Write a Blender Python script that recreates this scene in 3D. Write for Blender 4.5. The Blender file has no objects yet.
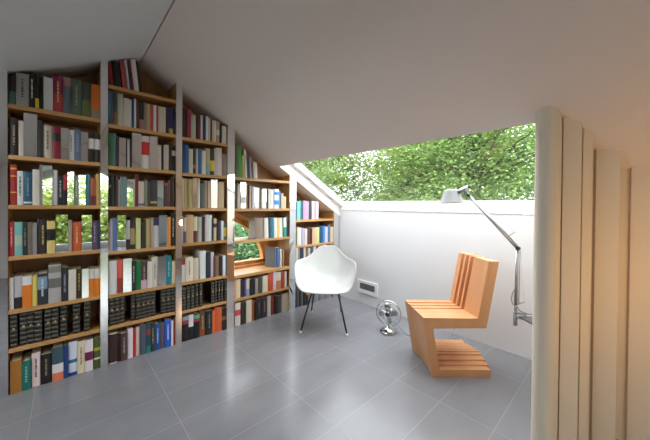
import bpy, bmesh, math, random
from mathutils import Vector, Matrix, noise
random.seed(7)
SC = bpy.context.scene
COL = SC.collection
PI = math.pi

# ------------------------------------------------------------------ helpers
def lin(c):
    return c/12.92 if c <= .04045 else ((c+.055)/1.055)**2.4
def hexlin(h, gain=1.0):
    v = [lin(int(h[i:i+2], 16)/255) for i in (0, 2, 4)]
    return tuple(min(.86, x*gain) for x in v)

class MB:
    """collects polygons for one mesh"""
    def __init__(self): self.v = []; self.f = []; self.sm = []
    def poly(self, pts, faces, smooth=False):
        n = len(self.v); self.v += [tuple(p) for p in pts]
        for f in faces: self.f.append([n+i for i in f]); self.sm.append(smooth)
        return self
    def box(self, x0, x1, y0, y1, z0, z1, M=None):
        p = [Vector((x, y, z)) for z in (z0, z1) for y in (y0, y1) for x in (x0, x1)]
        if M: p = [M @ q for q in p]
        return self.poly(p, [(0,2,3,1),(4,5,7,6),(0,1,5,4),(2,6,7,3),(0,4,6,2),(1,3,7,5)])
    def prism(self, pts, vec):
        """extrude polygon pts by vec"""
        n = len(pts); vec = Vector(vec)
        p = [Vector(q) for q in pts]; p += [q+vec for q in p]
        fs = [tuple(range(n))[::-1], tuple(range(n, 2*n))]
        for i in range(n):
            j = (i+1) % n; fs.append((i, j, n+j, n+i))
        return self.poly(p, fs)
    def lathe(self, prof, n=24, M=None, cap=True):
        p = []; fs = []
        for r, z in prof:
            for k in range(n):
                a = 2*PI*k/n; p.append(Vector((r*math.cos(a), r*math.sin(a), z)))
        if M: p = [M @ q for q in p]
        for i in range(len(prof)-1):
            for k in range(n):
                l = (k+1) % n
                fs.append((i*n+k, i*n+l, (i+1)*n+l, (i+1)*n+k))
        self.poly(p, fs, True)
        if cap:
            m = len(self.v)-len(p)
            self.f.append([m+k for k in range(n)][::-1]); self.sm.append(False)
            self.f.append([m+(len(prof)-1)*n+k for k in range(n)]); self.sm.append(False)
        return self
    def tube(self, pts, r, n=8, closed=False, cap=True):
        pts = [Vector(p) for p in pts]; m = len(pts)
        rs = r if isinstance(r, (list, tuple)) else [r]*m
        prev = None; p = []; fs = []
        for i in range(m):
            a = pts[(i-1) % m] if (closed or i > 0) else pts[i]
            b = pts[(i+1) % m] if (closed or i < m-1) else pts[i]
            t = (b-a).normalized()
            if prev is None:
                u = t.orthogonal().normalized()
            else:
                u = (prev - t*prev.dot(t)).normalized()
            prev = u; w = t.cross(u)
            for k in range(n):
                an = 2*PI*k/n
                p.append(pts[i] + (u*math.cos(an)+w*math.sin(an))*rs[i])
        for i in range(m if closed else m-1):
            j = (i+1) % m
            for k in range(n):
                l = (k+1) % n
                fs.append((i*n+k, i*n+l, j*n+l, j*n+k))
        base = len(self.v)
        self.poly(p, fs, True)
        if cap and not closed:
            self.f.append([base+k for k in range(n)][::-1]); self.sm.append(False)
            self.f.append([base+(m-1)*n+k for k in range(n)]); self.sm.append(False)
        return self
    def build(self, name, mat, parent=None, recalc=True, bevel=0, smooth=None):
        me = bpy.data.meshes.new(name)
        me.from_pydata(self.v, [], self.f)
        for pl, s in zip(me.polygons, self.sm): pl.use_smooth = s if smooth is None else smooth
        if recalc:
            bm = bmesh.new(); bm.from_mesh(me); bmesh.ops.recalc_face_normals(bm, faces=bm.faces); bm.to_mesh(me); bm.free()
        if mat: me.materials.append(mat)
        o = bpy.data.objects.new(name, me); COL.objects.link(o)
        if parent: o.parent = parent
        if bevel:
            b = o.modifiers.new('bevel', 'BEVEL'); b.width = bevel; b.segments = 2; b.limit_method = 'ANGLE'
        return o

def tag(o, label=None, cat=None, group=None, kind=None):
    if label: o['label'] = label
    if cat: o['category'] = cat
    if group: o['group'] = group
    if kind: o['kind'] = kind
    return o
def thing(name, label, cat, loc=(0,0,0), rz=0, group=None):
    o = bpy.data.objects.new(name, None); COL.objects.link(o); o.empty_display_size = .05
    o.location = loc; o.rotation_euler = (0, 0, rz)
    return tag(o, label, cat, group)
def struct(name, mb, mat, **k):
    return tag(mb.build(name, mat, **k), kind='structure')

# ------------------------------------------------------------------ materials
def new_mat(name):
    m = bpy.data.materials.new(name); m.use_nodes = True
    nt = m.node_tree; b = nt.nodes['Principled BSDF']
    return m, nt, b
def plain(name, col, rough=.5, metal=0, spec=.5, bump=0, bscale=60, vary=0):
    m, nt, b = new_mat(name)
    b.inputs['Base Color'].default_value = (*col, 1); b.inputs['Roughness'].default_value = rough
    b.inputs['Metallic'].default_value = metal; b.inputs['Specular IOR Level'].default_value = spec
    if bump or vary:
        tc = nt.nodes.new('ShaderNodeTexCoord'); nz = nt.nodes.new('ShaderNodeTexNoise')
        nz.inputs['Scale'].default_value = bscale; nz.inputs['Detail'].default_value = 4
        nt.links.new(tc.outputs['Object'], nz.inputs['Vector'])
        if bump:
            bp = nt.nodes.new('ShaderNodeBump'); bp.inputs['Strength'].default_value = bump; bp.inputs['Distance'].default_value = .002
            nt.links.new(nz.outputs['Fac'], bp.inputs['Height']); nt.links.new(bp.outputs['Normal'], b.inputs['Normal'])
        if vary:
            mx = nt.nodes.new('ShaderNodeMix'); mx.data_type = 'RGBA'
            mx.inputs['A'].default_value = (*[c*(1-vary) for c in col], 1); mx.inputs['B'].default_value = (*[min(1, c*(1+vary)) for c in col], 1)
            nt.links.new(nz.outputs['Fac'], mx.inputs['Factor']); nt.links.new(mx.outputs['Result'], b.inputs['Base Color'])
    return m
def wood(name, c1, c2, scale, rough=.4):
    m, nt, b = new_mat(name)
    tc = nt.nodes.new('ShaderNodeTexCoord'); mp = nt.nodes.new('ShaderNodeMapping'); mp.inputs['Scale'].default_value = scale
    nz = nt.nodes.new('ShaderNodeTexNoise'); nz.inputs['Scale'].default_value = 1; nz.inputs['Detail'].default_value = 6; nz.inputs['Distortion'].default_value = .6
    cr = nt.nodes.new('ShaderNodeValToRGB')
    cr.color_ramp.elements[0].position = .3; cr.color_ramp.elements[0].color = (*c1, 1)
    cr.color_ramp.elements[1].position = .7; cr.color_ramp.elements[1].color = (*c2, 1)
    nt.links.new(tc.outputs['Object'], mp.inputs['Vector']); nt.links.new(mp.outputs['Vector'], nz.inputs['Vector'])
    nt.links.new(nz.outputs['Fac'], cr.inputs['Fac']); nt.links.new(cr.outputs['Color'], b.inputs['Base Color'])
    b.inputs['Roughness'].default_value = rough
    return m
_cov = {}
def cover(h, gain=None):
    if h not in _cov:
        _cov[h] = plain('book_cloth_'+h, hexlin(h, BOOK_GAIN), .45)
    return _cov[h]

BOOK_GAIN = 1.05
M_WALL = plain('white_plaster', (.72, .725, .74), .75, bump=.15, bscale=90)
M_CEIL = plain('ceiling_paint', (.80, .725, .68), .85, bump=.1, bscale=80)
M_CEIL_DIM = plain('ceiling_paint_dim', (.60, .625, .64), .85, bump=.1, bscale=80)  # same ceiling paint, the dimmer light on the left slope put into its colour
M_PIER = plain('cream_plaster', (.74, .65, .53), .8, bump=.1, bscale=70)
M_FRAME = plain('white_gloss_paint', (.86, .86, .86), .35)
M_JOINT = plain('dark_joint', (.05, .05, .05), .8)
M_SHELF = wood('shelf_wood', hexlin('aa7c48'), hexlin('ca9c66'), (14, 1.6, 14), .38)
M_SIDE = wood('side_wood', hexlin('a87a48'), hexlin('c49662'), (14, 14, 1.4), .4)
M_BACK = wood('back_wood', hexlin('966c42'), hexlin('ae8254'), (10, 10, 1.2), .5)  # darker than the shelves: shade behind the books put into the colour
M_WINW = wood('window_wood', hexlin('b9783a'), hexlin('d79a58'), (10, 10, 6), .4)
M_ZIG = wood('orange_plywood', hexlin('cc9060'), hexlin('d8a070'), (6, 1.2, 6), .42)
M_ZIGV = wood('orange_plywood_upright', hexlin('cc9060'), hexlin('d8a070'), (8, 8, 1.5), .42)
M_MIRROR = plain('polished_mirror', (.86, .87, .87), .02, 1)
M_STEEL = plain('polished_steel', (.72, .73, .74), .06, 1)
M_ALU = plain('brushed_aluminium', (.42, .43, .45), .3, 1)
M_DARKALU = plain('dark_joint_plastic', (.03, .03, .03), .4)
M_SHADE = plain('satin_aluminium_shade', (.22, .22, .22), .45, 0)
M_CHROME = plain('chrome', (.55, .57, .57), .12, 1)
M_BLACK = plain('black_steel', (.018, .018, .02), .35)
M_SHELL = plain('white_moulded_shell', (.56, .56, .545), .3)
M_GLIDE = plain('clear_glide', (.75, .75, .75), .2)
M_PAPER = plain('paper_pages', hexlin('cfc2a4'), .8)
M_VOL = plain('black_leather', hexlin('1c1a17'), .32)
M_VOLRIB = plain('worn_leather_rib', hexlin('5a554a'), .35)
M_GOLD = plain('gold_leaf', hexlin('a8905a'), .35, .4)
M_VENT = plain('grey_grille', (.22, .22, .23), .5)
M_CABLE = plain('grey_cable', (.22, .23, .24), .5)
M_GREYTOP = plain('grey_tabletop', (.10, .10, .105), .6)
M_BARK = plain('tree_bark', (.10, .085, .07), .9, bump=.6, bscale=14, vary=.4)
M_GRASS = plain('lawn', (.08, .14, .04), .95, vary=.4, bscale=3)

# tile floor: 0.2975 x 0.60 m grey tiles with pale joints
def tile_mat():
    m, nt, b = new_mat('grey_tile')
    tc = nt.nodes.new('ShaderNodeTexCoord'); sp = nt.nodes.new('ShaderNodeSeparateXYZ')
    nt.links.new(tc.outputs['Object'], sp.inputs[0])
    def math_(op, a, c=None):
        n = nt.nodes.new('ShaderNodeMath'); n.operation = op
        for i, q in enumerate((a, c)):
            if q is None: continue
            if isinstance(q, (int, float)): n.inputs[i].default_value = q
            else: nt.links.new(q, n.inputs[i])
        return n.outputs[0]
    def joint(sock, off, step, w):
        t = math_('DIVIDE', math_('SUBTRACT', sock, off), step)
        fr = math_('FRACT', t)
        d = math_('ABSOLUTE', math_('SUBTRACT', fr, .5))
        return math_('GREATER_THAN', d, .5-w/step), math_('FLOOR', t)
    jx, ix = joint(sp.outputs[0], .045, .2975, .0011)
    jy, iy = joint(sp.outputs[1], -2.213, .607, .0011)
    j = math_('MAXIMUM', jx, jy)
    cv = nt.nodes.new('ShaderNodeCombineXYZ'); nt.links.new(ix, cv.inputs[0]); nt.links.new(iy, cv.inputs[1])
    wn = nt.nodes.new('ShaderNodeTexWhiteNoise'); nt.links.new(cv.outputs[0], wn.inputs['Vector'])
    nz = nt.nodes.new('ShaderNodeTexNoise'); nz.inputs['Scale'].default_value = 3; nz.inputs['Detail'].default_value = 7
    mpn = nt.nodes.new('ShaderNodeMapping'); mpn.inputs['Scale'].default_value = (2.6, .9, 1); mpn.inputs['Rotation'].default_value = (0, 0, .25)
    nt.links.new(tc.outputs['Object'], mpn.inputs['Vector']); nt.links.new(mpn.outputs['Vector'], nz.inputs['Vector'])
    s = math_('ADD', math_('MULTIPLY', wn.outputs['Value'], .2), math_('MULTIPLY', nz.outputs['Fac'], .7))
    mx = nt.nodes.new('ShaderNodeMix'); mx.data_type = 'RGBA'
    mx.inputs['A'].default_value = (*TILE_A, 1); mx.inputs['B'].default_value = (*TILE_B, 1)
    nt.links.new(s, mx.inputs['Factor'])
    m2 = nt.nodes.new('ShaderNodeMix'); m2.data_type = 'RGBA'
    nt.links.new(j, m2.inputs['Factor']); nt.links.new(mx.outputs['Result'], m2.inputs['A']); m2.inputs['B'].default_value = (.38, .38, .39, 1)
    nt.links.new(m2.outputs['Result'], b.inputs['Base Color'])
    r = math_('ADD', math_('MULTIPLY', nz.outputs['Fac'], .16), .14)
    nt.links.new(r, b.inputs['Roughness'])
    bp = nt.nodes.new('ShaderNodeBump'); bp.inputs['Strength'].default_value = .3; bp.inputs['Distance'].default_value = .001; bp.invert = True
    nt.links.new(j, bp.inputs['Height']); nt.links.new(bp.outputs['Normal'], b.inputs['Normal'])
    return m
TILE_A = (.18, .182, .197); TILE_B = (.27, .272, .292)
M_TILE = tile_mat()

def glass_mat():
    m, nt, b = new_mat('window_glass')
    nt.nodes.remove(b)
    out = nt.nodes['Material Output']
    tr = nt.nodes.new('ShaderNodeBsdfTransparent'); tr.inputs[0].default_value = (.96, .97, .97, 1)
    gl = nt.nodes.new('ShaderNodeBsdfGlossy'); gl.inputs['Roughness'].default_value = .0
    lw = nt.nodes.new('ShaderNodeLayerWeight'); lw.inputs['Blend'].default_value = .5
    pw = nt.nodes.new('ShaderNodeMath'); pw.operation = 'POWER'; pw.inputs[1].default_value = 5
    fr = nt.nodes.new('ShaderNodeMath'); fr.operation = 'MULTIPLY_ADD'; fr.inputs[1].default_value = .9; fr.inputs[2].default_value = .03
    nt.links.new(lw.outputs['Facing'], pw.inputs[0]); nt.links.new(pw.outputs[0], fr.inputs[0])
    mx = nt.nodes.new('ShaderNodeMixShader')
    nt.links.new(fr.outputs[0], mx.inputs[0]); nt.links.new(tr.outputs[0], mx.inputs[1]); nt.links.new(gl.outputs[0], mx.inputs[2])
    nt.links.new(mx.outputs[0], out.inputs['Surface'])
    return m
M_GLASS = glass_mat()

def leaf_mat(name, c1, c2):
    m, nt, b = new_mat(name)
    out = nt.nodes['Material Output']
    tc = nt.nodes.new('ShaderNodeTexCoord'); nz = nt.nodes.new('ShaderNodeTexNoise'); nz.inputs['Scale'].default_value = 3.5; nz.inputs['Detail'].default_value = 5
    nt.links.new(tc.outputs['Object'], nz.inputs['Vector'])
    cr = nt.nodes.new('ShaderNodeValToRGB')
    cr.color_ramp.elements[0].position = .35; cr.color_ramp.elements[0].color = (*c1, 1)
    cr.color_ramp.elements[1].position = .68; cr.color_ramp.elements[1].color = (*c2, 1)
    nt.links.new(nz.outputs['Fac'], cr.inputs['Fac'])
    nt.links.new(cr.outputs['Color'], b.inputs['Base Color']); b.inputs['Roughness'].default_value = .45
    tl = nt.nodes.new('ShaderNodeBsdfTranslucent'); nt.links.new(cr.outputs['Color'], tl.inputs['Color'])
    mx = nt.nodes.new('ShaderNodeMixShader'); mx.inputs[0].default_value = .45
    nt.links.new(b.outputs[0], mx.inputs[1]); nt.links.new(tl.outputs[0], mx.inputs[2]); nt.links.new(mx.outputs[0], out.inputs['Surface'])
    return m
M_LEAF = [leaf_mat('leaf_green', (.18, .30, .10), (.40, .52, .18)),
          leaf_mat('leaf_deep_green', (.11, .24, .12), (.28, .44, .22)),
          leaf_mat('leaf_yellow_green', (.22, .31, .08), (.50, .55, .16))]

# ------------------------------------------------------------------ room shell
RY = -2.22; RZ = 2.365                       # ridge
SR = (RZ-1.055)/(-RY)                        # slope of the window side
SL = .50                                     # slope of the other side
def zr(y): return 1.055 - SR*y
def zl(y): return RZ - SL*(RY-y)
def ceil_z(y): return zr(y) if y >= RY else zl(y)
X0, X1 = -.30, 7.0; YB, YF = 0.0, -4.6
TH = .115
SKX1, SKY0 = 2.292, -.955                     # window opening in the roof: x 0..SKX1, y SKY0..0
struct('floor', MB().box(X0-.1, X1+.1, YF-.1, YB+.1, -.12, 0), M_TILE)
def slab(mb, x0, x1, ya, yb, zf, th=TH):
    mb.prism([(x0, ya, zf(ya)), (x0, yb, zf(yb)), (x0, yb, zf(yb)+th), (x0, ya, zf(ya)+th)], (x1-x0, 0, 0))
c = MB()
# right slope as one sheet with an L-shaped hole: strips share edges
slab(c, X0-.1, X1+.1, RY+.004, SKY0, zr)
slab(c, X0-.1, 0, SKY0, YB+.12, zr)
slab(c, SKX1, X1+.1, SKY0, YB+.12, zr)
struct('ceiling', c, M_CEIL)
LX0, LX1, LY0, LY1 = .4, 2.0, -4.25, -3.25      # added window in the other, unseen slope: extra daylight on knee wall and floor
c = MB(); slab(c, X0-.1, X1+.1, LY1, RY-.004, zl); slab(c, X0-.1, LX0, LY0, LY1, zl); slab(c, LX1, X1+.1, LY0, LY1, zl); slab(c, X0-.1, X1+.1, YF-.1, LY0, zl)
struct('ceiling_left', c, M_CEIL_DIM)
c = MB(); c.box(X0-.1, X1+.1, RY-.02, RY+.02, RZ+.02, RZ+.16); struct('trim_1', c, M_JOINT)

# gable wall behind the bookcase, with the quarter-round window hole
WCY, WCZ, WR = -1.50, .505, .63
def arc(r, n=24, cy=WCY, cz=WCZ): return [(cy + r*math.sin(PI/2*k/n), cz + r*math.cos(PI/2*k/n)) for k in range(n+1)]
g = MB(); xg0, xg1 = -.42, X0
def gpoly(pts): g.prism([(xg0, y, z) for y, z in pts], (xg1-xg0, 0, 0))
gpoly([(YF-.1, -.1), (WCY, -.1), (WCY, zr(WCY)), (RY, RZ+.02), (YF-.1, zl(YF-.1))])
gpoly([(WCY, -.1), (YB+.1, -.1), (YB+.1, WCZ), (WCY, WCZ)])
a = arc(WR)
for i in range(24):
    (y0, z0), (y1, z1) = a[i], a[i+1]
    gpoly([(y0, z0), (y1, z1), (y1, zr(y1)+.02), (y0, zr(y0)+.02)])
gpoly([(a[-1][0], WCZ), (YB+.1, WCZ), (YB+.1, zr(YB+.1)+.02), (a[-1][0], zr(a[-1][0])+.02)])
struct('wall_left', g, M_WALL)
# knee wall
k = MB(); k.box(X0-.1, SKX1, YB, YB+.12, -.1, 1.135); k.box(SKX1, X1+.1, YB, YB+.12, -.1, 1.2)
struct('wall_back', k, M_WALL)
struct('trim_2', MB().box(0.0, SKX1, -.008, YB+.10, 1.139, 1.172), M_FRAME, bevel=.002)   # ledge above the knee wall
# hidden half of the room
struct('wall_front', MB().box(X0-.1, X1+.1, YF-.12, YF, -.1, zl(YF)+.1), M_WALL)
WY0, WY1, WZ0 = -3.55, -1.05, .10                  # gabled window of the opposite wall
WTOP = [(WY1, zr(WY1)-.13), (RY, RZ-.15), (WY0, zl(WY0)-.13)]
r = MB(); RX = X1
def rp(pts): r.prism([(RX, y, z) for y, z in pts], (.12, 0, 0))
rp([(YF-.1, -.1), (WY0, -.1), (WY0, zl(WY0)+.03), (YF-.1, zl(YF-.1)+.03)])
rp([(WY1, -.1), (YB+.1, -.1), (YB+.1, zr(YB+.1)+.03), (WY1, zr(WY1)+.03)])
rp([(WY0, -.1), (WY1, -.1), (WY1, WZ0), (WY0, WZ0)])
rp([WTOP[0], (WY1, zr(WY1)+.03), (RY, RZ+.03), WTOP[1]])
rp([WTOP[1], (RY, RZ+.03), (WY0, zl(WY0)+.03), WTOP[2]])
struct('wall_right', r, M_WALL)

# added baffle behind the camera, blocks far-window light from the ceiling; wide opening
PX = 4.1
p_ = MB()
def pp(pts): p_.prism([(PX, y, z) for y, z in pts], (.1, 0, 0))
oy0, oy1 = -2.95, -1.05
pp([(YF, 0), (oy0, 0), (oy0, zl(oy0)), (YF, zl(YF))])
pp([(oy1, 0), (YB, 0), (YB, zr(YB)), (oy1, zr(oy1))])
pp([(oy1, 1.56), (oy1, zr(oy1)), (-1.6, zr(-1.6)), (-1.6, 1.86)])
pp([(-1.6, 1.86), (-1.6, zr(-1.6)), (RY, RZ), (RY, 1.86)])
pp([(RY, 1.86), (RY, RZ), (oy0, zl(oy0)), (oy0, 1.86)])
struct('wall_light_baffle', p_, M_WALL)

# stepped pier between camera and window: plan outline, floor to sloping ceiling
def pier():
    nose = []
    cxn, cyn, rn = 2.336, -.994, .047
    for i in range(13):
        an = PI + PI*.84*i/12
        nose.append((cxn+rn*math.cos(an), cyn+rn*math.sin(an)))
    plan = [(2.289, YB)] + nose + [(2.3855, -.975), (2.386, -.958), (2.3905, -.952), (2.391, -.964), (2.449, -.910), (2.4495, -.888), (2.4535, -.876), (2.454, -.886), (2.480, -.842), (2.4805, -.735), (2.4915, -.728), (2.492, -.742),
            (2.573, -.715), (2.5735, -.592), (2.6115, -.578), (2.612, -.592), (2.70, -.562), (2.7005, -.46), (2.74, -.46), (2.745, -.48), (2.83, -.46), (2.831, -.30), (2.9, -.28), (2.9, YB)]
    m = MB(); n = len(plan)
    pts = [(x, y, 0) for x, y in plan] + [(x, y, zr(y)+.02) for x, y in plan]
    fs = [tuple(range(n))[::-1], tuple(range(n, 2*n))] + [(i, (i+1) % n, n+(i+1) % n, n+i) for i in range(n)]
    m.poly(pts, fs); return m
po = pier().build('wall_pier', M_PIER); tag(po, kind='structure'); po.name = 'wall_middle'

# ------------------------------------------------------------------ roof window over the knee wall
GO = .20                                       # glass plane above ceiling plane (vertical)
def roofwin():
    w = thing('window_1', None, None); w['kind'] = 'structure'
    def bar(x0, x1, ya, yb, o0, o1, name='window_frame'):
        m = MB(); m.prism([(x0, ya, zr(ya)+o0), (x0, yb, zr(yb)+o0), (x0, yb, zr(yb)+o1), (x0, ya, zr(ya)+o1)], (x1-x0, 0, 0))
        return m
    m = bar(-.06, .0, SKY0-.06, .06, TH, TH+.10)                                     # outer stile
    m.build('window_frame', M_FRAME, w)
    bar(.0, .055, SKY0-.06, .055, TH+.012, TH+.088).build('sash_stile', M_FRAME, w, bevel=.003)
    bar(SKX1-.03, SKX1+.05, SKY0-.06, .06, TH, TH+.10).build('window_frame', M_FRAME, w)
    bar(-.06, SKX1+.05, SKY0-.10, SKY0+.0, TH, TH+.10).build('window_frame', M_FRAME, w)
    b = MB(); b.box(-.06, SKX1+.05, 0.0, .07, 1.176, 1.248); b.build('sash_rail', M_FRAME, w, bevel=.003)
    g = MB(); o = TH+.06
    ya, yb = SKY0-.02, .03
    g.poly([(.0, ya, zr(ya)+o), (SKX1, ya, zr(ya)+o), (SKX1, yb, zr(yb)+o), (.0, yb, zr(yb)+o)], [(0, 1, 2, 3)])
    g.build('window_pane', M_GLASS, w, recalc=False)
roofwin()
# quarter-round timber window behind the fourth bay
def lunette():
    w = thing('window_2', None, None); w['kind'] = 'structure'
    def ring(r0, r1, x0, x1, cz=WCZ):
        m = MB(); A, B = arc(r0, 28), arc(r1, 28)
        for i in range(28):
            q = [A[i], A[i+1], B[i+1], B[i]]
            m.prism([(x0, y, z) for y, z in q], (x1-x0, 0, 0))
        return m
    ring(.588, WR, -.40, -.285).build('window_frame', M_WINW, w)
    m = ring(.540, .584, -.385, -.315); m.box(-.385, -.315, WCY, WCY+.56, WCZ+.02, WCZ+.058)
    m.build('sash', M_WINW, w)
    MB().box(-.40, -.27, WCY-.01, WCY+WR, WCZ-.03, WCZ+.022).build('bottom_rail', M_WINW, w, bevel=.004)
    g = MB(); A = arc(.545, 28)
    g.poly([(-.35, WCY, WCZ+.04)] + [(-.35, y, z) for y, z in A], [tuple(range(len(A)+1))])
    g.build('window_pane', M_GLASS, w, recalc=False)
lunette()
# window of the opposite gable (only seen mirrored)
def rearwin():
    w = thing('window_3', None, None); w['kind'] = 'structure'
    f = MB()
    f.box(RX+.02, RX+.09, WY0, WY0+.06, WZ0, WTOP[2][1]); f.box(RX+.02, RX+.09, WY1-.06, WY1, WZ0, WTOP[0][1])
    f.box(RX+.02, RX+.09, WY0, WY1, WZ0, WZ0+.06)
    for (ya, za), (yb, zb) in zip(WTOP, WTOP[1:]):
        f.prism([(RX+.02, ya, za-.06), (RX+.02, yb, zb-.06), (RX+.02, yb, zb), (RX+.02, ya, za)], (.07, 0, 0))
    f.build('window_frame', M_FRAME, w)
    MB().poly([(RX+.055, WY0, WZ0), (RX+.055, WY1, WZ0)]+[(RX+.055, y, z) for y, z in WTOP], [(0, 1, 2, 3, 4)]).build('window_pane', M_GLASS, w, recalc=False)
rearwin()
def added_roofwin():  # added opening, unseen, lets in fill daylight
    w = thing('fill_window', None, None); w['kind'] = 'structure'
    f = MB(); o0, o1 = TH-.03, TH+.06
    for (xa, xb, ya, yb) in ((LX0, LX0+.06, LY0, LY1), (LX1-.06, LX1, LY0, LY1), (LX0, LX1, LY0, LY0+.06), (LX0, LX1, LY1-.06, LY1), ((LX0+LX1)/2-.03, (LX0+LX1)/2+.03, LY0, LY1)):
        f.prism([(xa, ya, zl(ya)+o0), (xa, yb, zl(yb)+o0), (xa, yb, zl(yb)+o1), (xa, ya, zl(ya)+o1)], (xb-xa, 0, 0))
    f.build('window_frame', M_FRAME, w)
    MB().poly([(LX0, LY0, zl(LY0)+TH+.02), (LX1, LY0, zl(LY0)+TH+.02), (LX1, LY1, zl(LY1)+TH+.02), (LX0, LY1, zl(LY1)+TH+.02)], [(0, 1, 2, 3)]).build('window_pane', M_GLASS, w, recalc=False)
added_roofwin()

# ------------------------------------------------------------------ bookcase
UP = [(-2.990, -2.937), (-2.489, -2.446), (-1.989, -1.942), (-1.540, -1.470), (-.811, -.727), (-.107, -.022)]
SHELVES = {1: [1.81, 1.495, 1.185, .865, .53, .288], 2: [2.074, 1.785, 1.478, 1.177, .845, .522, .286],
           3: [1.775, 1.468, 1.163, .86, .523, .276], 4: [1.466, 1.158, .84, .503, .27], 5: [1.025, .724, .44]}
bc = thing('bookcase', 'built-in wooden bookcase with mirror-faced uprights filling the gable wall', 'bookcase', (-.15, -1.5, 0))
OFF = Vector((.15, 1.5, 0))
def bpart(mb, name, mat, **k):
    mb.v = [tuple(Vector(v)+OFF) for v in mb.v]
    return mb.build(name, mat, bc, **k)
def up_poly(m, x0, x1, y0, y1):
    ys = [y0, y1] if not (y0 < RY < y1) else [y0, RY, y1]
    pts = [(x0, y0, 0), (x0, y1, 0)] + [(x0, y, ceil_z(y)-.004) for y in ys[::-1]]
    m.prism(pts, (x1-x0, 0, 0))
for (a, b) in UP:
    m = MB(); up_poly(m, -.29, -.004, a, b); u = bpart(m, 'upright', M_SIDE)
    m = MB(); up_poly(m, -.004, 0, a, b); m.v = [tuple(Vector(v)+OFF) for v in m.v]
    s = m.build('mirror_strip', M_MIRROR, u); s['label'] = 'polished mirror facing on the upright'
for bay, zs in SHELVES.items():
    ya, yb = UP[bay-1][1], UP[bay][0]
    for z in zs:
        m = MB(); m.box(-.285, -.002, ya+.001, yb-.001, z-.026, z)
        if bay == 4 and abs(z-.503) < .01: m = MB().box(-.285, .004, ya+.001, yb-.001, z-.03, z)
        bpart(m, 'shelf', M_SHELF, bevel=.0015)
    m = MB()
    if bay != 4:
        up_poly(m, -.296, -.288, ya, yb)
    else:
        m.box(-.296, -.288, ya, yb, 0, WCZ-.05)
        A = [(y, z) for y, z in arc(WR+.002) if y > ya]
        A = [(ya, WCZ+math.sqrt((WR+.002)**2-(ya-WCY)**2))] + A
        for i in range(len(A)-1):
            (y0, z0), (y1, z1) = A[i], A[i+1]
            m.prism([(-.296, y0, z0), (-.296, y1, z1), (-.296, y1, zr(y1)-.004), (-.296, y0, zr(y0)-.004)], (.008, 0, 0))
        y1 = A[-1][0]
        m.prism([(-.296, y1, WCZ-.05), (-.296, yb, WCZ-.05), (-.296, yb, zr(yb)-.004), (-.296, y1, zr(y1)-.004)], (.008, 0, 0))
    bpart(m, 'back_panel', M_BACK)

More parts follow.
